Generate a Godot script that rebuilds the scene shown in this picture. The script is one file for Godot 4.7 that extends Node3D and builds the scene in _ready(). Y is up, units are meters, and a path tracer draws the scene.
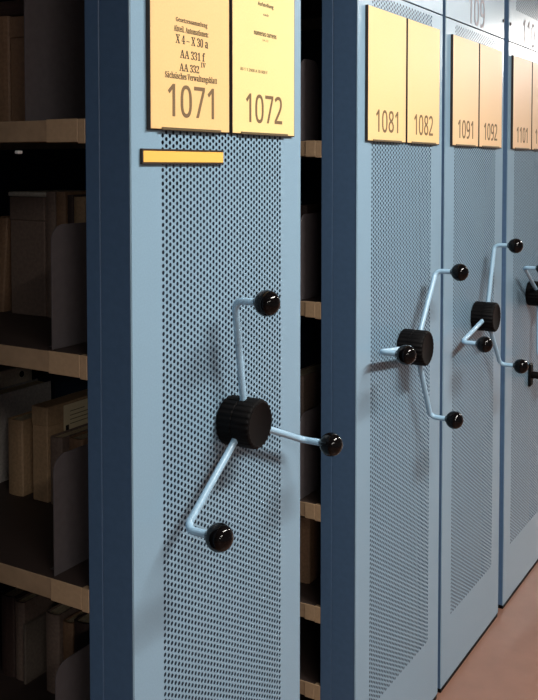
extends Node3D
# Archive aisle with mobile shelving units. x: out of the row into the aisle, y: up, -z: along the row.

const UNIT_W := 0.585
const SHEET := 0.0005

var mats := {}
var used := {}

class Mb:
	var v := PackedVector3Array()
	var n := PackedVector3Array()
	var ix := PackedInt32Array()
	func tri(a: Vector3, b: Vector3, c: Vector3, na: Vector3, nb: Vector3, nc: Vector3) -> void:
		var k := v.size()
		var flip := (b - a).cross(c - a).dot(na + nb + nc) > 0.0
		v.append(a); v.append(b); v.append(c)
		n.append(na); n.append(nb); n.append(nc)
		ix.append(k)
		if flip:
			ix.append(k + 2); ix.append(k + 1)
		else:
			ix.append(k + 1); ix.append(k + 2)
	func quad(a: Vector3, b: Vector3, c: Vector3, d: Vector3, m: Vector3) -> void:
		tri(a, b, c, m, m, m)
		tri(a, c, d, m, m, m)
	func quads(a: Vector3, b: Vector3, c: Vector3, d: Vector3, na: Vector3, nb: Vector3, nc: Vector3, nd: Vector3) -> void:
		tri(a, b, c, na, nb, nc)
		tri(a, c, d, na, nc, nd)
	# box with bevelled edges
	func box(lo: Vector3, hi: Vector3, bev := 0.001) -> void:
		var c := (lo + hi) / 2.0
		var h := (hi - lo) / 2.0
		var b := minf(bev, minf(h.x, minf(h.y, h.z)) * 0.9)
		var ax := [Vector3.RIGHT, Vector3.UP, Vector3.BACK]
		for i in 3:
			var j := (i + 1) % 3
			var k := (i + 2) % 3
			for s in [-1.0, 1.0]:
				var o: Vector3 = c + ax[i] * h[i] * s
				var p: Vector3 = ax[j] * (h[j] - b)
				var q: Vector3 = ax[k] * (h[k] - b)
				quad(o - p - q, o + p - q, o + p + q, o - p + q, ax[i] * s)
				for t in [-1.0, 1.0]:
					# edge between faces i(s) and j(t)
					var e1: Vector3 = c + ax[i] * h[i] * s + ax[j] * (h[j] - b) * t
					var e2: Vector3 = c + ax[i] * (h[i] - b) * s + ax[j] * h[j] * t
					quad(e1 - q, e1 + q, e2 + q, e2 - q, (ax[i] * s + ax[j] * t).normalized())
		for sx in [-1.0, 1.0]:
			for sy in [-1.0, 1.0]:
				for sz in [-1.0, 1.0]:
					var m := Vector3(sx, sy, sz).normalized()
					tri(c + Vector3(h.x * sx, (h.y - b) * sy, (h.z - b) * sz), c + Vector3((h.x - b) * sx, h.y * sy, (h.z - b) * sz), c + Vector3((h.x - b) * sx, (h.y - b) * sy, h.z * sz), m, m, m)
	# polygon (p.x along a, p.y along b) swept along c
	func extrude(poly: PackedVector2Array, o: Vector3, a: Vector3, b: Vector3, c: Vector3) -> void:
		var t := Geometry2D.triangulate_polygon(poly)
		var up := c.normalized()
		for i in range(0, t.size(), 3):
			var p0 := o + a * poly[t[i]].x + b * poly[t[i]].y
			var p1 := o + a * poly[t[i + 1]].x + b * poly[t[i + 1]].y
			var p2 := o + a * poly[t[i + 2]].x + b * poly[t[i + 2]].y
			tri(p0, p1, p2, -up, -up, -up)
			tri(p0 + c, p1 + c, p2 + c, up, up, up)
		var area := 0.0
		for i in poly.size():
			area += poly[i].cross(poly[(i + 1) % poly.size()])
		var s := 1.0 if area > 0.0 else -1.0
		for i in poly.size():
			var p := poly[i]
			var q := poly[(i + 1) % poly.size()]
			var e := (q - p).normalized()
			var m := (a * e.y - b * e.x) * s
			quad(o + a * p.x + b * p.y, o + a * q.x + b * q.y, o + a * q.x + b * q.y + c, o + a * p.x + b * p.y + c, m.normalized())
	# round tube along points
	func tube(pts: PackedVector3Array, r: float, sides := 14) -> void:
		var rings := []
		var nrm := []
		var ref := Vector3(0.0, 0.0, 1.0)
		for i in pts.size():
			var d := (pts[mini(i + 1, pts.size() - 1)] - pts[maxi(i - 1, 0)]).normalized()
			if absf(d.dot(ref)) > 0.95:
				ref = Vector3(0.3, 0.9, 0.2).normalized()
			var e := d.cross(ref).normalized()
			var f := d.cross(e).normalized()
			var ring := PackedVector3Array()
			var rn := PackedVector3Array()
			for k in sides + 1:
				var w := TAU * k / sides
				var m := e * cos(w) + f * sin(w)
				rn.append(m)
				ring.append(pts[i] + m * r)
			rings.append(ring)
			nrm.append(rn)
		for i in pts.size() - 1:
			for k in sides:
				quads(rings[i][k], rings[i][k + 1], rings[i + 1][k + 1], rings[i + 1][k], nrm[i][k], nrm[i][k + 1], nrm[i + 1][k + 1], nrm[i + 1][k])
		for end in [0, pts.size() - 1]:
			var o: Vector3 = pts[end]
			var m: Vector3 = (pts[0] - pts[1]).normalized() if end == 0 else (pts[end] - pts[end - 1]).normalized()
			for k in sides:
				tri(o, rings[end][k], rings[end][k + 1], m, m, m)
	# profile (x along the axis, y radius) turned about the x axis; flute waves the radius
	func lathe_x(prof: PackedVector2Array, o: Vector3, sides := 32, flutes := 0, depth := 0.0) -> void:
		for i in prof.size() - 1:
			var p := prof[i]
			var q := prof[i + 1]
			var e := q - p
			var m := Vector2(-e.y, e.x).normalized()
			var m0 := m
			var m1 := m
			if i > 0:
				var ep := (p - prof[i - 1]).normalized()
				if ep.dot(e.normalized()) > 0.8:
					m0 = (m + Vector2(-ep.y, ep.x)).normalized()
			if i < prof.size() - 2:
				var en := (prof[i + 2] - q).normalized()
				if en.dot(e.normalized()) > 0.8:
					m1 = (m + Vector2(-en.y, en.x)).normalized()
			for k in sides:
				var a := TAU * k / sides
				var b := TAU * (k + 1) / sides
				var ra := 1.0 - depth * (0.5 + 0.5 * cos(a * flutes)) if flutes else 1.0
				var rb := 1.0 - depth * (0.5 + 0.5 * cos(b * flutes)) if flutes else 1.0
				var da := Vector3(0, cos(a), sin(a))
				var db := Vector3(0, cos(b), sin(b))
				var ta := Vector3.ZERO
				var tb := Vector3.ZERO
				if flutes and absf(m.y) > 0.5:
					ta = Vector3(0, -sin(a), cos(a)) * (-0.5 * depth * flutes * sin(a * flutes))
					tb = Vector3(0, -sin(b), cos(b)) * (-0.5 * depth * flutes * sin(b * flutes))
				quads(o + Vector3(p.x, 0, 0) + da * p.y * ra, o + Vector3(p.x, 0, 0) + db * p.y * rb, o + Vector3(q.x, 0, 0) + db * q.y * rb, o + Vector3(q.x, 0, 0) + da * q.y * ra,
					(Vector3(m0.x, 0, 0) + da * m0.y - ta).normalized(), (Vector3(m0.x, 0, 0) + db * m0.y - tb).normalized(), (Vector3(m1.x, 0, 0) + db * m1.y - tb).normalized(), (Vector3(m1.x, 0, 0) + da * m1.y - ta).normalized())
	func mesh() -> ArrayMesh:
		var arr := []
		arr.resize(Mesh.ARRAY_MAX)
		arr[Mesh.ARRAY_VERTEX] = v
		arr[Mesh.ARRAY_NORMAL] = n
		arr[Mesh.ARRAY_INDEX] = ix
		var m := ArrayMesh.new()
		m.add_surface_from_arrays(Mesh.PRIMITIVE_TRIANGLES, arr)
		return m


# ---------- nodes ----------
func numbered(called: String) -> String:
	if not used.has(called):
		used[called] = 0
		return called
	used[called] += 1
	return "%s_%03d" % [called, used[called]]

func tag(o: Node, label := "", category := "", group := "", kind := "") -> void:
	if label: o.set_meta("label", label)
	if category: o.set_meta("category", category)
	if group: o.set_meta("group", group)
	if kind: o.set_meta("kind", kind)

func thing(called: String, at: Vector3, label: String, category: String, group := "") -> Node3D:
	var o := Node3D.new()
	o.name = numbered(called)
	add_child(o)
	o.position = at
	tag(o, label, category, group)
	return o

func part(called: String, mesh: Mesh, m: Material, parent: Node, at := Vector3.ZERO) -> MeshInstance3D:
	var o := MeshInstance3D.new()
	o.name = called if parent != self else numbered(called)
	o.mesh = mesh
	o.material_override = m
	parent.add_child(o, true)
	o.position = at
	return o

func boxed(lo: Vector3, hi: Vector3, bev := 0.001) -> ArrayMesh:
	var b := Mb.new()
	b.box(lo, hi, bev)
	return b.mesh()

# local box of a unit: x, y and u (distance along the row from the unit's near side)
func ubox(b: Mb, x0: float, x1: float, y0: float, y1: float, u0: float, u1: float, bev := 0.001) -> void:
	b.box(Vector3(x0, y0, -u1), Vector3(x1, y1, -u0), bev)


# ---------- materials ----------
func noise_tex(freq: float, lo: Color, hi: Color, sd: int, size := 256, oct := 4) -> NoiseTexture2D:
	var f := FastNoiseLite.new()
	f.noise_type = FastNoiseLite.TYPE_SIMPLEX
	f.seed = sd
	f.frequency = freq
	f.fractal_octaves = oct
	var g := Gradient.new()
	g.set_color(0, lo)
	g.set_color(1, hi)
	var t := NoiseTexture2D.new()
	t.width = size
	t.height = size
	t.seamless = true
	t.noise = f
	t.color_ramp = g
	return t

func mat(key: String, c: Color, rough: float, metal := 0.0, vary := 0.0, scale := 4.0) -> StandardMaterial3D:
	if mats.has(key):
		return mats[key]
	var m := StandardMaterial3D.new()
	m.albedo_color = c
	m.roughness = rough
	m.metallic = metal
	if vary > 0.0:
		var lo := 1.0 - vary
		m.albedo_texture = noise_tex(0.03, Color(lo, lo, lo), Color.WHITE, 7 + mats.size())
		m.uv1_triplanar = true
		m.uv1_world_triplanar = true
		m.uv1_scale = Vector3.ONE * scale
	mats[key] = m
	return m

func make_mats() -> void:
	mat("panel", Color8(132, 163, 185), 0.27, 0.0, 0.035, 25.0)
	mat("side", Color8(78, 108, 142), 0.5, 0.0, 0.05, 5.0)
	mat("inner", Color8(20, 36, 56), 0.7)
	mat("spoke", Color8(146, 180, 204), 0.3)
	mat("knob", Color8(9, 8, 9), 0.06)
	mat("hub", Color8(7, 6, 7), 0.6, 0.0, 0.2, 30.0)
	mat("holder", Color8(44, 34, 28), 0.45)
	mat("clip", Color8(92, 78, 52), 0.4)
	mat("ink", Color8(112, 88, 58), 0.7)
	mat("ink_black", Color8(34, 26, 22), 0.7)
	mat("ink_grey", Color8(140, 140, 150), 0.6)
	mat("plate_1071", Color8(238, 196, 134), 0.42, 0.0, 0.03, 20.0)
	mat("plate_1072", Color8(242, 212, 146), 0.42, 0.0, 0.03, 20.0)
	mat("plate_108", Color8(238, 200, 140), 0.42, 0.0, 0.03, 20.0)
	mat("plate_109", Color8(238, 200, 152), 0.42, 0.0, 0.03, 20.0)
	mat("plate_110", Color8(240, 202, 160), 0.42, 0.0, 0.03, 20.0)
	mat("strip", Color8(250, 190, 92), 0.4)
	mat("shelf", Color8(166, 140, 112), 0.45, 0.0, 0.08, 4.0)
	mat("shelf_label", Color8(182, 154, 122), 0.5, 0.0, 0.06, 9.0)
	mat("divider", Color8(92, 86, 88), 0.45, 0.0, 0.08, 5.0)
	mat("steel", Color8(120, 120, 124), 0.35, 0.8)
	mat("page", Color8(224, 206, 172), 0.8, 0.0, 0.18, 12.0)
	mat("label_paper", Color8(240, 222, 182), 0.7)
	mat("floor", Color8(132, 96, 80), 0.42, 0.0, 0.07, 0.9)
	mat("wall", Color8(120, 118, 118), 0.8, 0.0, 0.06, 0.7)
	mat("ceiling", Color8(150, 148, 146), 0.85)
	mat("lamp_body", Color8(230, 230, 228), 0.4)
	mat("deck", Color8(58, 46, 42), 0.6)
	mats.hub.metallic_specular = 0.25
	mats.knob.metallic_specular = 0.32
	var e := mat("lamp_glow", Color8(255, 250, 240), 0.5)
	e.emission_enabled = true
	e.emission = LAMP_COLOR
	e.emission_energy_multiplier = 14.0


# ---------- perforated sheet ----------
# A sheet in the plane x = X facing +x, covering u U0..U1, y Y0..Y1, with staggered round holes inside u0..u1, y0..y1.
func perforated(b: Mb, X: float, U0: float, U1: float, Y0: float, Y1: float, u0: float, y0: float, cols: int, rows: int) -> void:
	var a := 0.0104
	var p := 0.012
	var r := 0.004
	var u1 := u0 + a * cols
	var y1 := y0 + p * (rows + 0.5)
	var m := Vector3.RIGHT
	# solid borders
	for q in [[U0, u0, Y0, Y1], [u1, U1, Y0, Y1], [u0, u1, Y0, y0], [u0, u1, y1, Y1]]:
		b.quad(Vector3(X, q[2], -q[0]), Vector3(X, q[2], -q[1]), Vector3(X, q[3], -q[1]), Vector3(X, q[3], -q[0]), m)
	var cs := []
	for k in 8:
		cs.append(Vector2(cos(TAU * k / 8.0 + PI / 8.0), sin(TAU * k / 8.0 + PI / 8.0)))
	for i in cols:
		var uc := u0 + a * (i + 0.5)
		var off := 0.0 if i % 2 == 0 else p / 2.0
		var ya := y0 if i % 2 == 1 else y1 - p / 2.0
		b.quad(Vector3(X, ya, -uc + a / 2), Vector3(X, ya, -uc - a / 2), Vector3(X, ya + p / 2, -uc - a / 2), Vector3(X, ya + p / 2, -uc + a / 2), m)
		for j in rows:
			var yc := y0 + off + p * (j + 0.5)
			var k0 := b.v.size()
			# outer ring: eight points on the cell's border, one facing each hole corner
			for c: Vector2 in cs:
				var f := minf(a / 2 / absf(c.x), p / 2 / absf(c.y))
				b.v.append(Vector3(X, yc + c.y * f, -(uc + c.x * f))); b.n.append(m)
			for c: Vector2 in cs:
				b.v.append(Vector3(X, yc + c.y * r, -(uc + c.x * r))); b.n.append(m)
			for c: Vector2 in cs:
				b.v.append(Vector3(X, yc + c.y * r, -(uc + c.x * r))); b.n.append(Vector3(0, -c.y, c.x))
			for c: Vector2 in cs:
				b.v.append(Vector3(X - SHEET, yc + c.y * r, -(uc + c.x * r))); b.n.append(Vector3(0, -c.y, c.x))
			# four corners of the cell
			for c in [Vector2(1, 1), Vector2(-1, 1), Vector2(-1, -1), Vector2(1, -1)]:
				b.v.append(Vector3(X, yc + c.y * p / 2, -(uc + c.x * a / 2))); b.n.append(m)
			for k in 8:
				var l := (k + 1) % 8
				# seen from +x, u runs to the right and y up: front faces run clockwise
				for t in [[k, 8 + k, 8 + l], [k, 8 + l, l], [16 + k, 24 + k, 24 + l], [16 + k, 24 + l, 16 + l]]:
					b.ix.append(k0 + t[0]); b.ix.append(k0 + t[1]); b.ix.append(k0 + t[2])
			for k in 4:
				b.ix.append(k0 + 32 + k); b.ix.append(k0 + 2 * k); b.ix.append(k0 + 2 * k + 1)


func text(called: String, s: String, font: String, bold: bool, u0: float, u1: float, y0: float, y1: float, x: float, m: Material, parent: Node, origin := Vector3.ZERO) -> void:
	var f := SystemFont.new()
	f.font_names = PackedStringArray([font])
	f.font_weight = 700 if bold else 400
	var fv := FontVariation.new()
	fv.base_font = f
	fv.variation_embolden = 0.25 if s.is_valid_int() else 0.0
	var t := TextMesh.new()
	t.text = s
	t.font = fv
	t.font_size = 64
	t.pixel_size = 0.01
	t.depth = 0.02
	t.curve_step = 2.0
	var bb := t.get_aabb()
	var o := MeshInstance3D.new()
	o.name = called
	o.mesh = t
	o.material_override = m
	parent.add_child(o, true)
	var sx := (u1 - u0) / bb.size.x
	var sy := (y1 - y0) / bb.size.y
	o.basis = Basis(Vector3(0, 0, -sx), Vector3(0, sy, 0), Vector3(0.02, 0, 0))
	var c := bb.get_center()
	o.position = Vector3(x, (y0 + y1) / 2.0 - c.y * sy, -(u0 + u1) / 2.0 + c.x * sx) - origin


# ---------- shelving unit ----------
var panel_mesh: ArrayMesh
var header_mesh: ArrayMesh
var frame_mesh: ArrayMesh
var hub_mesh: ArrayMesh
var spoke_mesh: ArrayMesh
var knob_mesh: ArrayMesh
var SHELF_END := -2.1

func shared_meshes() -> void:
	var b := Mb.new()
	perforated(b, 0.0, 0.002, UNIT_W - 0.002, 0.016, 2.075, 0.083, 0.213, 40, 154)
	# folded edges of the sheet
	b.box(Vector3(-0.003, 0.014, -0.0025), Vector3(-0.0002, 2.075, 0.0), 0.0012)
	b.box(Vector3(-0.003, 0.014, -UNIT_W), Vector3(-0.0002, 2.075, -UNIT_W + 0.0025), 0.0012)
	b.box(Vector3(-0.003, 0.014, -UNIT_W + 0.0025), Vector3(-0.0002, 0.0165, -0.0025), 0.001)
	b.box(Vector3(-0.003, 2.0735, -UNIT_W + 0.0025), Vector3(-0.0002, 2.0755, -0.0025), 0.001)
	panel_mesh = b.mesh()
	b = Mb.new()
	perforated(b, 0.0, 0.002, UNIT_W - 0.002, 2.080, 2.55, 0.083, 2.196, 40, 27)
	b.box(Vector3(-0.003, 2.0785, -0.0025), Vector3(-0.0002, 2.552, 0.0), 0.0012)
	b.box(Vector3(-0.003, 2.0785, -UNIT_W), Vector3(-0.0002, 2.552, -UNIT_W + 0.0025), 0.0012)
	b.box(Vector3(-0.003, 2.0790, -UNIT_W + 0.0025), Vector3(-0.0002, 2.0808, -0.0025), 0.001)
	b.box(Vector3(-0.003, 2.5495, -UNIT_W + 0.0025), Vector3(-0.0002, 2.552, -0.0025), 0.001)
	header_mesh = b.mesh()
	# hollow end frame behind the panels
	b = Mb.new()
	ubox(b, -0.067, -0.0032, 0.0145, 2.552, 0.0008, 0.004, 0.0008)
	ubox(b, -0.067, -0.0032, 0.0145, 2.552, UNIT_W - 0.004, UNIT_W - 0.0008, 0.0008)
	ubox(b, -0.064, -0.0032, 0.0145, 0.0185, 0.004, UNIT_W - 0.004, 0.0008)
	ubox(b, -0.064, -0.0032, 2.549, 2.552, 0.004, UNIT_W - 0.004, 0.0008)
	frame_mesh = b.mesh()
	# fluted hub
	b = Mb.new()
	b.lathe_x(PackedVector2Array([Vector2(0.001, 0.0), Vector2(0.001, 0.044), Vector2(0.004, 0.048), Vector2(0.034, 0.048), Vector2(0.035, 0.0465), Vector2(0.037, 0.0465), Vector2(0.038, 0.048), Vector2(0.07, 0.048), Vector2(0.0735, 0.0455), Vector2(0.0745, 0.042), Vector2(0.0735, 0.040), Vector2(0.0735, 0.0)]), Vector3.ZERO, 96, 24, 0.045)
	hub_mesh = b.mesh()
	# spoke along +y, bent out to +x
	var R := 0.243
	var pts := PackedVector3Array([Vector3(0.04, 0.04, 0), Vector3(0.04, R - 0.018, 0)])
	for k in range(1, 7):
		var w := PI / 2.0 * k / 6.0
		pts.append(Vector3(0.04 + 0.018 * (1.0 - cos(w)), R - 0.018 + 0.018 * sin(w), 0))
	pts.append(Vector3(0.092, R, 0))
	b = Mb.new()
	b.tube(pts, 0.0071, 16)
	spoke_mesh = b.mesh()
	b = Mb.new()
	var prof := PackedVector2Array([Vector2(0.085, 0.0), Vector2(0.085, 0.0076)])
	for k in 21:
		var w := lerpf(0.42, PI, k / 20.0)
		prof.append(Vector2(0.111 - 0.0248 * cos(w), 0.0248 * sin(w)))
	b.lathe_x(prof, Vector3(0, R, 0), 40)
	knob_mesh = b.mesh()

func hand_wheel(unit: Node3D, y: float, angles: Array) -> void:
	var w := Node3D.new()
	w.name = "hand_wheel"
	unit.add_child(w)
	w.position = Vector3(0, y, -UNIT_W / 2.0)
	tag(w, "three-spoked hand wheel with black ball knobs")
	part("hub", hub_mesh, mats.hub, w)
	for a in angles:
		var s := part("spoke", spoke_mesh, mats.spoke, w)
		s.rotation.x = deg_to_rad(a - 90.0)
		var k := part("knob", knob_mesh, mats.knob, w)
		k.rotation.x = deg_to_rad(a - 90.0)

func number_plate(unit: Node3D, u0: float, number: String, m: Material) -> MeshInstance3D:
	var y0 := 1.694
	var y1 := 2.029
	var w := 0.242
	var pl := part("number_plate", boxed(Vector3(-0.002, 0, -w), Vector3(0.002, y1 - y0, 0), 0.0006), m, unit, Vector3(0.006, y0, -u0))
	tag(pl, "cream board printed %s" % number)
	var b := Mb.new()
	b.box(Vector3(-0.0058, -0.002, -w - 0.0022), Vector3(-0.0021, y1 - y0 + 0.001, 0.0022), 0.0006)
	b.box(Vector3(-0.0021, -0.002, 0.0004), Vector3(0.0026, y1 - y0 + 0.001, 0.0024), 0.0005)
	b.box(Vector3(-0.0021, -0.002, -w - 0.0024), Vector3(0.0014, y1 - y0 + 0.001, -w - 0.0006), 0.0005)
	part("holder", b.mesh(), mats.holder, pl)
	part("clip", boxed(Vector3(-0.001, -0.0015, -0.212), Vector3(0.0042, 0.0035, -0.03), 0.0006), mats.clip, pl)
	text("printed_number", number, "Droid Sans", false, u0 + 0.048, u0 + 0.19, 1.716, 1.774, 0.0082, mats.ink, pl, Vector3(0.006, y0, -u0))
	return pl

func shelf(unit: Node3D, y: float, long_label: bool) -> void:
	var b := Mb.new()
	var x0 := SHELF_END
	var x1 := -0.1
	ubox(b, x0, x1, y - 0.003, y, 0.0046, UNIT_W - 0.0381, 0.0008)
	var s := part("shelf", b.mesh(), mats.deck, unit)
	b = Mb.new()
	ubox(b, x0, x1, y - 0.038, y - 0.0002, 0.002, 0.0045, 0.001)
	ubox(b, x0, x1, y - 0.038, y - 0.036, 0.0045, 0.018, 0.0006)
	ubox(b, x0, x1, y - 0.038, y - 0.0002, UNIT_W - 0.038, UNIT_W - 0.0355, 0.001)
	part("front_lip", b.mesh(), mats.shelf, s)
	b = Mb.new()
	ubox(b, -0.19 if long_label else -0.145, -0.117, y - 0.0395, y + 0.001, 0.0002, 0.002, 0.0006)
	part("label_holder", b.mesh(), mats.shelf_label, s)
	b = Mb.new()
	ubox(b, -0.1165, -0.1003, y - 0.042, y + 0.0005, 0.0008, 0.014, 0.0008)
	part("bracket", b.mesh(), mats.shelf_label, s)

func shelving_unit(s0: float, label: String, shelves: Array, long_label: bool, panels := true) -> Node3D:
	var u := thing("mobile_shelving_unit", Vector3(0, 0, -s0), label, "shelving unit", "mobile shelving units in a row")
	var p := part("perforated_panel", panel_mesh, mats.panel, u)
	tag(p, "light blue perforated steel end panel")
	part("header_panel", header_mesh, mats.panel, u)
	part("end_frame", frame_mesh, mats.side, u)
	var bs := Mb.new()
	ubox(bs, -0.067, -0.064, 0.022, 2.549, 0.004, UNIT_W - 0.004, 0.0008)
	part("inner_sheet", bs.mesh(), mats.inner, u)  # separate sheet coloured dark to imitate the shade behind the holes
	for uu in [0.0008, UNIT_W - 0.0348]:
		var b := Mb.new()
		ubox(b, -0.1, -0.0675, 0.06, 2.5, uu, uu + 0.034, 0.0015)
		part("post", b.mesh(), mats.side, u)
		b = Mb.new()
		ubox(b, SHELF_END, SHELF_END + 0.033, 0.06, 2.5, uu, uu + 0.034, 0.0015)
		part("post", b.mesh(), mats.side, u)
	var b2 := Mb.new()
	ubox(b2, SHELF_END + 0.034, -0.1, 0.06, 2.5, UNIT_W - 0.03, UNIT_W - 0.027, 0.0008)
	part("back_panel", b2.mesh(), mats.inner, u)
	b2 = Mb.new()
	ubox(b2, SHELF_END, -0.068, 2.501, 2.53, 0.001, UNIT_W - 0.001, 0.002)
	part("top_panel", b2.mesh(), mats.side, u)
	b2 = Mb.new()
	ubox(b2, SHELF_END, -0.068, 0.025, 0.06, 0.001, UNIT_W - 0.001, 0.002)
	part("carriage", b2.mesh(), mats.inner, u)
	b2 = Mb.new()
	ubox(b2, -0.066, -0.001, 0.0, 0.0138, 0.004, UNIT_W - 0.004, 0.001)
	part("shadow_gap_strip", b2.mesh(), mats.hub, u)  # black strip standing in for the shadow gap between panel and floor
	for x in [-0.4, -1.7]:
		for uu in [0.1, UNIT_W - 0.1]:
			var w := CylinderMesh.new()
			w.top_radius = 0.024; w.bottom_radius = 0.024; w.height = 0.02
			w.radial_segments = 24
			var wh := part("wheel", w, mats.steel, u, Vector3(x, 0.024, -uu))
			wh.rotation.x = PI / 2.0
	for y in shelves:
		shelf(u, y, long_label)
	return u

func screw(unit: Node3D, u: float, y: float) -> void:
	var b := Mb.new()
	b.lathe_x(PackedVector2Array([Vector2(0.0, 0.0065), Vector2(0.002, 0.006), Vector2(0.0035, 0.004), Vector2(0.004, 0.0)]), Vector3.ZERO, 16)
	part("screw", b.mesh(), mats.holder, unit, Vector3(0.0, y, -u))


# ---------- things on the shelves ----------
# x0..x1 thickness along the row of books, y shelf height, s distance of the spine along the row, d depth
func book(label: String, x0: float, x1: float, y: float, h: float, s: float, d: float, c: Color, tilt := 0.0, group := "") -> Node3D:
	var t := x1 - x0
	var o := thing("book", Vector3((x0 + x1) / 2.0, y, -s), label, "book", group)
	o.rotation.z = tilt
	var k := "cloth%s" % c.to_html(false)
	var m := mat(k, c, 0.65, 0.0, 0.16, 11.0)
	var b := Mb.new()
	var w := minf(0.0028, t * 0.2)
	var outer := PackedVector2Array([Vector2(-t / 2, -d)])
	var inner := PackedVector2Array([Vector2(-t / 2 + w, -d)])
	for i in 7:
		var a := PI * i / 6.0
		outer.append(Vector2(-cos(a) * t / 2, sin(a) * minf(t * 0.16, 0.006) - 0.004))
		inner.append(Vector2(-cos(a) * (t / 2 - w), sin(a) * minf(t * 0.14, 0.005) - 0.004 - w))
	outer.append(Vector2(t / 2, -d))
	inner.append(Vector2(t / 2 - w, -d))
	inner.reverse()
	outer.append_array(inner)
	b.extrude(outer, Vector3.ZERO, Vector3.RIGHT, Vector3.BACK, Vector3.UP * h)
	part("cover", b.mesh(), m, o)
	b = Mb.new()
	b.box(Vector3(-t / 2 + w, 0.004, -d + 0.004), Vector3(t / 2 - w, h - 0.004, -0.006 - w), 0.0006)
	part("page_block", b.mesh(), mats.page, o)
	return o

func archive_box(label: String, x0: float, x1: float, y: float, h: float, s: float, d: float, c: Color, group := "") -> Node3D:
	var o := thing("archive_box", Vector3((x0 + x1) / 2.0, y, -s), label, "box", group)
	var t := x1 - x0
	var m := mat("card%s" % c.to_html(false), c, 0.75, 0.0, 0.12, 10.0)
	part("body", boxed(Vector3(-t / 2, 0, -d), Vector3(t / 2, h * 0.8, 0), 0.0015), m, o)
	var b := Mb.new()
	b.box(Vector3(-t / 2 - 0.0012, h * 0.8 + 0.0006, -d - 0.001), Vector3(t / 2 + 0.0012, h, 0.0012), 0.0015)
	part("lid", b.mesh(), m, o)
	return o

func divider(label: String, x: float, y: float, h: float, s: float, d: float, r: float) -> Node3D:
	var o := thing("shelf_divider", Vector3(x, y, -s), label, "divider", "grey steel dividers on the shelves")
	var pl := PackedVector2Array([Vector2(0, 0.001), Vector2(0, h - r)])
	for i in range(1, 9):
		var a := PI / 2.0 * i / 8.0
		pl.append(Vector2(r - r * cos(a), h - r + r * sin(a)))
	for i in range(0, 9):
		var a := PI / 2.0 * i / 8.0
		pl.append(Vector2(d - r + r * sin(a), h - r + r * cos(a)))
	pl.append(Vector2(d, 0.001))
	var b := Mb.new()
	b.extrude(pl, Vector3(-0.001, 0, 0), Vector3.FORWARD, Vector3.UP, Vector3(0.002, 0, 0))
	part("plate", b.mesh(), mats.divider, o)
	part("foot", boxed(Vector3(-0.03, 0.0, -d + 0.02), Vector3(-0.001, 0.0012, -0.02), 0.0004), mats.divider, o)
	return o


# ---------- lamps and room ----------
const LAMP_COLOR := Color(1.0, 0.98, 0.95)
const LAMP_ENERGY := 6.0

func ceiling_lamp(at: Vector3, label: String, share := 1.0) -> void:
	var o := thing("ceiling_lamp", at, label, "lamp", "fluorescent lamps over the aisle")
	var b := Mb.new()
	b.box(Vector3(-0.075, -0.055, -0.77), Vector3(0.075, 0.0, 0.77), 0.006)
	part("housing", b.mesh(), mats.lamp_body, o)
	part("lamp_tube", boxed(Vector3(-0.05, -0.066, -0.75), Vector3(0.05, -0.0552, 0.75), 0.003), mats.lamp_glow, o)
	var l := AreaLight3D.new()
	l.name = "tube_light"
	o.add_child(l)
	l.position = Vector3(0, -0.068, 0)
	l.rotation.x = -PI / 2.0
	l.area_size = Vector2(0.1, 1.5)
	l.area_normalize_energy = true
	l.light_energy = LAMP_ENERGY * share
	l.light_color = LAMP_COLOR
	l.area_range = 20.0
	l.area_attenuation = 2.0
	l.shadow_enabled = true

func struct(called: String, lo: Vector3, hi: Vector3, m: Material) -> void:
	var c := (lo + hi) / 2.0
	var o := part(called, boxed(lo - c, hi - c, 0.002), m, self, c)
	tag(o, "", "", "", "structure")


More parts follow.
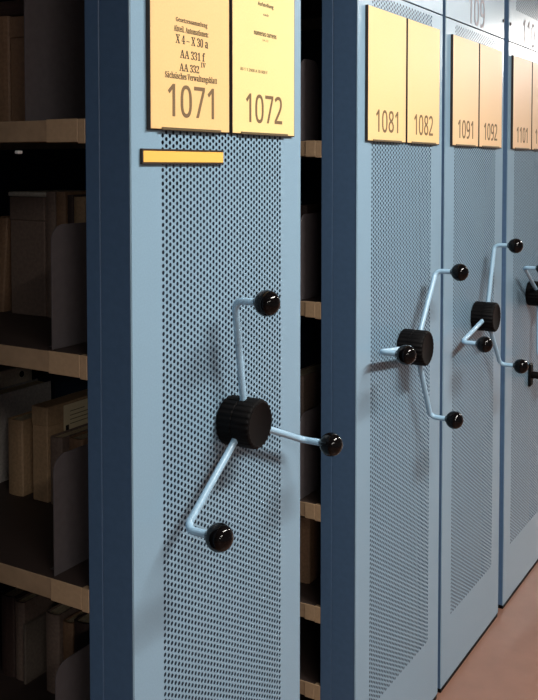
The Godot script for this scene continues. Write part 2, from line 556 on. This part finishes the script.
func _ready() -> void:
	# camera: level row of units seen obliquely, lens shifted down
	var cam := Camera3D.new()
	cam.name = "camera"
	add_child(cam)
	cam.position = Vector3(1.0, 1.63, 0.0)
	cam.rotation = Vector3(deg_to_rad(-2.4), deg_to_rad(30.9), 0.0)
	var near := 0.05
	var k := near / 938.0
	cam.set_frustum(700.0 * k, Vector2(0.0, -144.7 * k), near, 60.0)
	cam.current = true
	var we := WorldEnvironment.new()
	we.name = "environment"
	var env := Environment.new()
	env.background_mode = Environment.BG_COLOR
	env.background_color = Color.BLACK
	env.tonemap_mode = Environment.TONE_MAPPER_LINEAR
	env.tonemap_exposure = 1.48
	env.sdfgi_enabled = true
	env.ssao_enabled = true
	env.ssil_enabled = true
	we.environment = env
	add_child(we)
	make_mats()
	ceiling_lamp(Vector3(1.4, 2.85, -2.0), "fluorescent ceiling lamp over the aisle, opposite the shelving units")
	ceiling_lamp(Vector3(1.4, 2.85, -5.6), "weak fluorescent ceiling lamp over the aisle, first one past the shelving units", 0.3)
	ceiling_lamp(Vector3(1.4, 2.85, -8.9), "fluorescent ceiling lamp over the aisle, second one past the shelving units", 1.7)
	ceiling_lamp(Vector3(1.4, 2.85, -10.6), "added fluorescent ceiling lamp over the aisle, nearest to the end wall", 1.3)  # extra unseen lamp, added to strengthen the glare on the headers
	ceiling_lamp(Vector3(2.6, 2.85, 0.6), "fluorescent ceiling lamp behind the camera, on the right", 0.55)
	ceiling_lamp(Vector3(3.6, 2.85, 3.6), "fluorescent ceiling lamp nearest to the back wall, behind the camera", 0.9)

	# room
	struct("floor", Vector3(-2.6, -0.1, -12.0), Vector3(4.6, 0.0, 5.6), mats.floor)
	struct("ceiling", Vector3(-2.6, 2.85, -12.0), Vector3(4.6, 2.95, 5.6), mats.ceiling)
	struct("wall_left", Vector3(-2.7, -0.1, -12.0), Vector3(-2.6, 2.95, 5.6), mats.wall)
	struct("wall_right", Vector3(4.6, -0.1, -12.0), Vector3(4.7, 2.95, 5.6), mats.wall)
	struct("wall_far", Vector3(-2.7, -0.1, -12.1), Vector3(4.7, 2.95, -12.0), mats.wall)
	struct("wall_back", Vector3(-2.7, -0.1, 5.6), Vector3(4.7, 2.95, 5.7), mats.wall)

	# shelving units
	shared_meshes()
	var S1 := [2.12, 1.711, 1.300, 0.887, 0.477, 0.067]
	var S2 := [2.1, 1.693, 1.284, 0.763, 0.497, 0.291, 0.067]
	var u1 := shelving_unit(1.222, "light blue shelving unit nearest the camera, with an orange strip below plate 1071", S1, true)
	var u2 := shelving_unit(2.093, "light blue shelving unit just right of the dark gap, plates reading 1081, 1082", S2, false)
	var u3 := shelving_unit(2.703, "light blue shelving unit with header reading 109, third from the left", [2.1, 1.7, 1.29, 0.88, 0.47, 0.067], false)
	var u4 := shelving_unit(3.345, "light blue shelving unit with a black lock, cut by the right picture edge", [2.1, 1.7, 1.29, 0.88, 0.47, 0.067], false)
	var u0 := shelving_unit(0.27, "unseen light blue shelving unit beside the camera, added to shade the open book shelves", S1, false)  # out of view, added to keep light off the near book shelves
	hand_wheel(u1, 1.136, [98.5, -22.0, -143.5])
	hand_wheel(u2, 1.136, [53.4, 173.3, -63.0])
	hand_wheel(u3, 1.136, [71.3, -169.0, -50.0])
	hand_wheel(u4, 1.136, [150.0, 30.0, -90.0])
	hand_wheel(u0, 1.136, [90.0, -30.0, -150.0])

	# number plates and their print
	var a := number_plate(u1, 0.045, "1071", mats.plate_1071)
	var o1 := Vector3(0.006, 1.694, -0.045)
	var lines := [["Gesetzessammlung", 0.117, 0.214, 1.8815, 1.8925, true], ["Abteil. Automationen:", 0.111, 0.217, 1.8665, 1.8775, true], ["X 4 – X 30 a", 0.116, 0.216, 1.846, 1.862, true], ["AA 331 f", 0.129, 0.206, 1.821, 1.837, true], ["AA 332", 0.127, 0.187, 1.798, 1.812, true], ["IV", 0.193, 0.208, 1.810, 1.819, true], ["Sächsisches Verwaltungsblatt", 0.085, 0.245, 1.780, 1.795, true]]
	for l in lines:
		text("printed_line", l[0], "Droid Serif", l[5], l[1], l[2], l[3], l[4], 0.0082, mats.ink_black, a, o1)
	var c := number_plate(u1, 0.299, "1072", mats.plate_1072)
	var o2 := Vector3(0.006, 1.694, -0.299)
	for l in [["Aufstellung", 0.392, 0.453, 1.950, 1.960, true], ["nach", 0.413, 0.433, 1.934, 1.939, false], ["numerus currens", 0.377, 0.465, 1.892, 1.900, true], ["( n. c. )", 0.411, 0.431, 1.882, 1.887, false], ["80 1 1 2000 A 30 000 F", 0.327, 0.429, 1.817, 1.823, false]]:
		text("printed_line", l[0], "Droid Sans", l[5], l[1], l[2], l[3], l[4], 0.0082, mats.ink_black, c, o2)
	number_plate(u2, 0.045, "1081", mats.plate_108)
	number_plate(u2, 0.299, "1082", mats.plate_108)
	number_plate(u3, 0.045, "1091", mats.plate_109)
	number_plate(u3, 0.299, "1092", mats.plate_109)
	number_plate(u4, 0.035, "1101", mats.plate_110)
	number_plate(u4, 0.289, "1102", mats.plate_110)
	text("header_number", "109", "Droid Sans", false, 0.206, 0.367, 2.085, 2.18, 0.0002, mats.ink_grey, u3)
	text("header_number", "110", "Droid Sans", false, 0.176, 0.342, 2.085, 2.18, 0.0002, mats.ink_grey, u4)
	screw(u3, 0.572, 2.14)
	screw(u4, 0.016, 2.14)
	# orange label strip below plate 1071
	var ls := part("label_strip", boxed(Vector3(-0.0015, 0, -0.243), Vector3(0.0015, 0.0195, 0), 0.0004), mats.strip, u1, Vector3(0.0035, 1.6365, -0.028))
	tag(ls, "orange paper strip in a black holder")
	var fb := Mb.new()
	fb.box(Vector3(-0.0033, -0.0035, -0.2435), Vector3(-0.0016, 0.023, 0.0035), 0.0004)
	fb.box(Vector3(-0.0016, -0.0035, -0.2435), Vector3(0.0026, -0.0004, 0.0035), 0.0005)
	fb.box(Vector3(-0.0016, 0.0199, -0.2435), Vector3(0.0026, 0.023, 0.0035), 0.0005)
	fb.box(Vector3(-0.0016, -0.0004, 0.0004), Vector3(0.0026, 0.0199, 0.0035), 0.0005)
	part("holder", fb.mesh(), mats.holder, ls)
	# lock on unit 110
	var lk := part("lock", boxed(Vector3(0.0, -0.046, -0.02), Vector3(0.012, 0.046, 0.02), 0.006), mats.hub, u4, Vector3(0.0, 0.812, -0.315))
	tag(lk, "black lock with a protruding grip")
	var lb := Mb.new()
	lb.lathe_x(PackedVector2Array([Vector2(0.012, 0.014), Vector2(0.045, 0.014), Vector2(0.048, 0.018), Vector2(0.075, 0.018), Vector2(0.079, 0.014), Vector2(0.079, 0.0)]), Vector3.ZERO, 24)
	part("grip", lb.mesh(), mats.hub, lk)

	# things on the shelves of the nearest unit
	var brown := Color8(150, 116, 88)
	var dark := Color8(70, 52, 46)
	var tan_ := Color8(186, 152, 116)
	var grey := Color8(132, 112, 100)
	var g1 := "volumes on the 1071 unit"
	divider("tall grey steel divider on the shelf level with the number plates", -0.25, 1.711, 0.33, 1.232, 0.24, 0.02)
	book("light brown upright book left of the tall divider, at the left picture edge", -0.41, -0.362, 1.711, 0.207, 1.3, 0.2, brown, 0.0, g1)
	archive_box("brown upright box with dark slits, next to the tall divider", -0.357, -0.312, 1.711, 0.204, 1.3, 0.2, brown, g1)
	var fl := book("dark book lying flat on top of the uppermost brown volumes", -0.02, 0.01, 0.0, 0.2, 0.0, 0.2, dark, 0.0, g1)
	fl.position = Vector3(-0.29, 1.9345, -1.31)
	fl.rotation = Vector3(0, 0, PI / 2.0)
	divider("grey steel divider with rounded corner on the second shelf from the top", -0.19, 1.3, 0.225, 1.232, 0.24, 0.03)
	book("leaning brown book at the left picture edge, second shelf", -0.64, -0.60, 1.3, 0.215, 1.5, 0.2, brown, -0.08, g1)
	archive_box("wide brown box file behind the divider on the second shelf", -0.572, -0.469, 1.3, 0.262, 1.5, 0.2, grey, g1)
	book("tall greyish book right of the wide brown box file", -0.466, -0.439, 1.3, 0.274, 1.5, 0.2, grey, 0.0, g1)
	book("tall tan book, second one right of the wide brown box file", -0.436, -0.41, 1.3, 0.274, 1.5, 0.2, brown, 0.0, g1)
	book("narrow dark book between two tan ones on the second shelf", -0.404, -0.387, 1.3, 0.268, 1.5, 0.19, dark, 0.0, g1)
	book("tan book at the right end of the second shelf, beside the blue post", -0.385, -0.354, 1.3, 0.264, 1.5, 0.2, tan_, 0.0, g1)
	var fb2 := book("thin pale booklet lying flat on the wide brown box file", -0.005, 0.005, 0.0, 0.13, 0.0, 0.17, Color8(226, 216, 200), 0.0, g1)
	fb2.position = Vector3(-0.458, 1.5675, -1.508)
	fb2.rotation = Vector3(0, 0, PI / 2.0)
	part("shelf_clip", boxed(Vector3(-0.0045, -0.003, -0.006), Vector3(0.0045, 0.003, 0.006), 0.0012), mats.lamp_body, u1, Vector3(-0.272, 1.655, -0.014))
	divider("grey steel divider with rounded corner in front of the labelled box", -0.19, 0.887, 0.22, 1.232, 0.24, 0.03)
	var hb := archive_box("pale box with a round black finger hole, third shelf", -0.79, -0.718, 0.887, 0.245, 1.47, 0.235, Color8(232, 216, 194), g1)
	var hm := Mb.new()
	hm.lathe_x(PackedVector2Array([Vector2(0.0, 0.0075), Vector2(0.0018, 0.0075), Vector2(0.0018, 0.0)]), Vector3.ZERO, 20)
	part("finger_hole", hm.mesh(), mats.hub, hb, Vector3(0.036, 0.226, -0.2))
	book("thick pale grey book, third shelf at the left", -0.705, -0.657, 0.887, 0.208, 1.46, 0.25, Color8(196, 188, 182), 0.0, g1)
	book("tan upright book below the finger-hole box, third shelf", -0.59, -0.543, 0.887, 0.172, 1.5, 0.15, tan_, 0.0, g1)
	var lbx := archive_box("tan box with a cream printed label on its side, third shelf", -0.511, -0.466, 0.887, 0.212, 1.5, 0.22, tan_, g1)
	var lp := part("paper_label", boxed(Vector3(0, 0, -0.15), Vector3(0.0008, 0.064, 0), 0.0002), mats.label_paper, lbx, Vector3(0.0239, 0.142, -0.05))
	for i in 4:
		var ll := part("printed_line", boxed(Vector3(0, 0, -0.11 + 0.014 * i), Vector3(0.0003, 0.0016, -0.02), 0.0001), mats.ink, lp, Vector3(0.0008, 0.018 + 0.0095 * i, 0))
		ll.name = "printed_line"
	part("stamp", boxed(Vector3(0, 0, -0.016), Vector3(0.0003, 0.012, -0.006), 0.0001), mats.ink_black, lp, Vector3(0.0008, 0.006, 0))
	book("low brown book directly in front of the labelled box", -0.46, -0.425, 0.887, 0.150, 1.5, 0.2, grey, 0.0, g1)
	book("low tan book nearest to the divider, third shelf", -0.405, -0.365, 0.887, 0.156, 1.5, 0.2, brown, 0.0, g1)
	divider("grey steel divider with rounded corner on the lowest shelf in view", -0.19, 0.477, 0.245, 1.232, 0.24, 0.03)
	book("dark brown book at the left picture edge, lowest shelf in view", -0.597, -0.556, 0.477, 0.183, 1.48, 0.2, dark, 0.0, g1)
	book("grey-brown book second from the left, lowest shelf in view", -0.553, -0.524, 0.477, 0.178, 1.48, 0.2, grey, 0.0, g1)
	book("thin grey booklet among brown books, lowest shelf in view", -0.519, -0.512, 0.477, 0.134, 1.47, 0.2, Color8(112, 100, 90), 0.0, g1)
	book("brown book right of the thin grey booklet, lowest shelf in view", -0.459, -0.42, 0.477, 0.176, 1.48, 0.2, grey, 0.0, g1)
	book("narrow tan book, second from the blue post, lowest shelf in view", -0.409, -0.38, 0.477, 0.168, 1.48, 0.2, brown, 0.0, g1)
	book("brown book nearest to the blue post, lowest shelf in view", -0.377, -0.335, 0.477, 0.178, 1.48, 0.2, dark, 0.0, g1)

	# things in the gap before unit 108
	var g2 := "volumes on the 1081 unit"
	divider("grey divider in the gap before 1081, on the shelf beside the number plates", -0.165, 1.693, 0.212, 2.1, 0.1, 0.03)
	divider("grey divider in the gap before 1081, on the second shelf", -0.165, 1.284, 0.222, 2.1, 0.22, 0.03)
	divider("grey divider in the gap before 1081, on the third shelf", -0.165, 0.763, 0.225, 2.1, 0.22, 0.03)
	book("dark book in the gap before 1081, on the second shelf", -0.24, -0.2, 1.284, 0.24, 2.2, 0.2, dark, 0.0, g2)
	book("brown book in the gap before 1081, on the third shelf", -0.26, -0.21, 0.763, 0.30, 2.2, 0.2, grey, 0.0, g2)
	book("brown book in the gap before 1081, on the low shelf", -0.24, -0.19, 0.497, 0.18, 2.2, 0.2, brown, 0.0, g2)
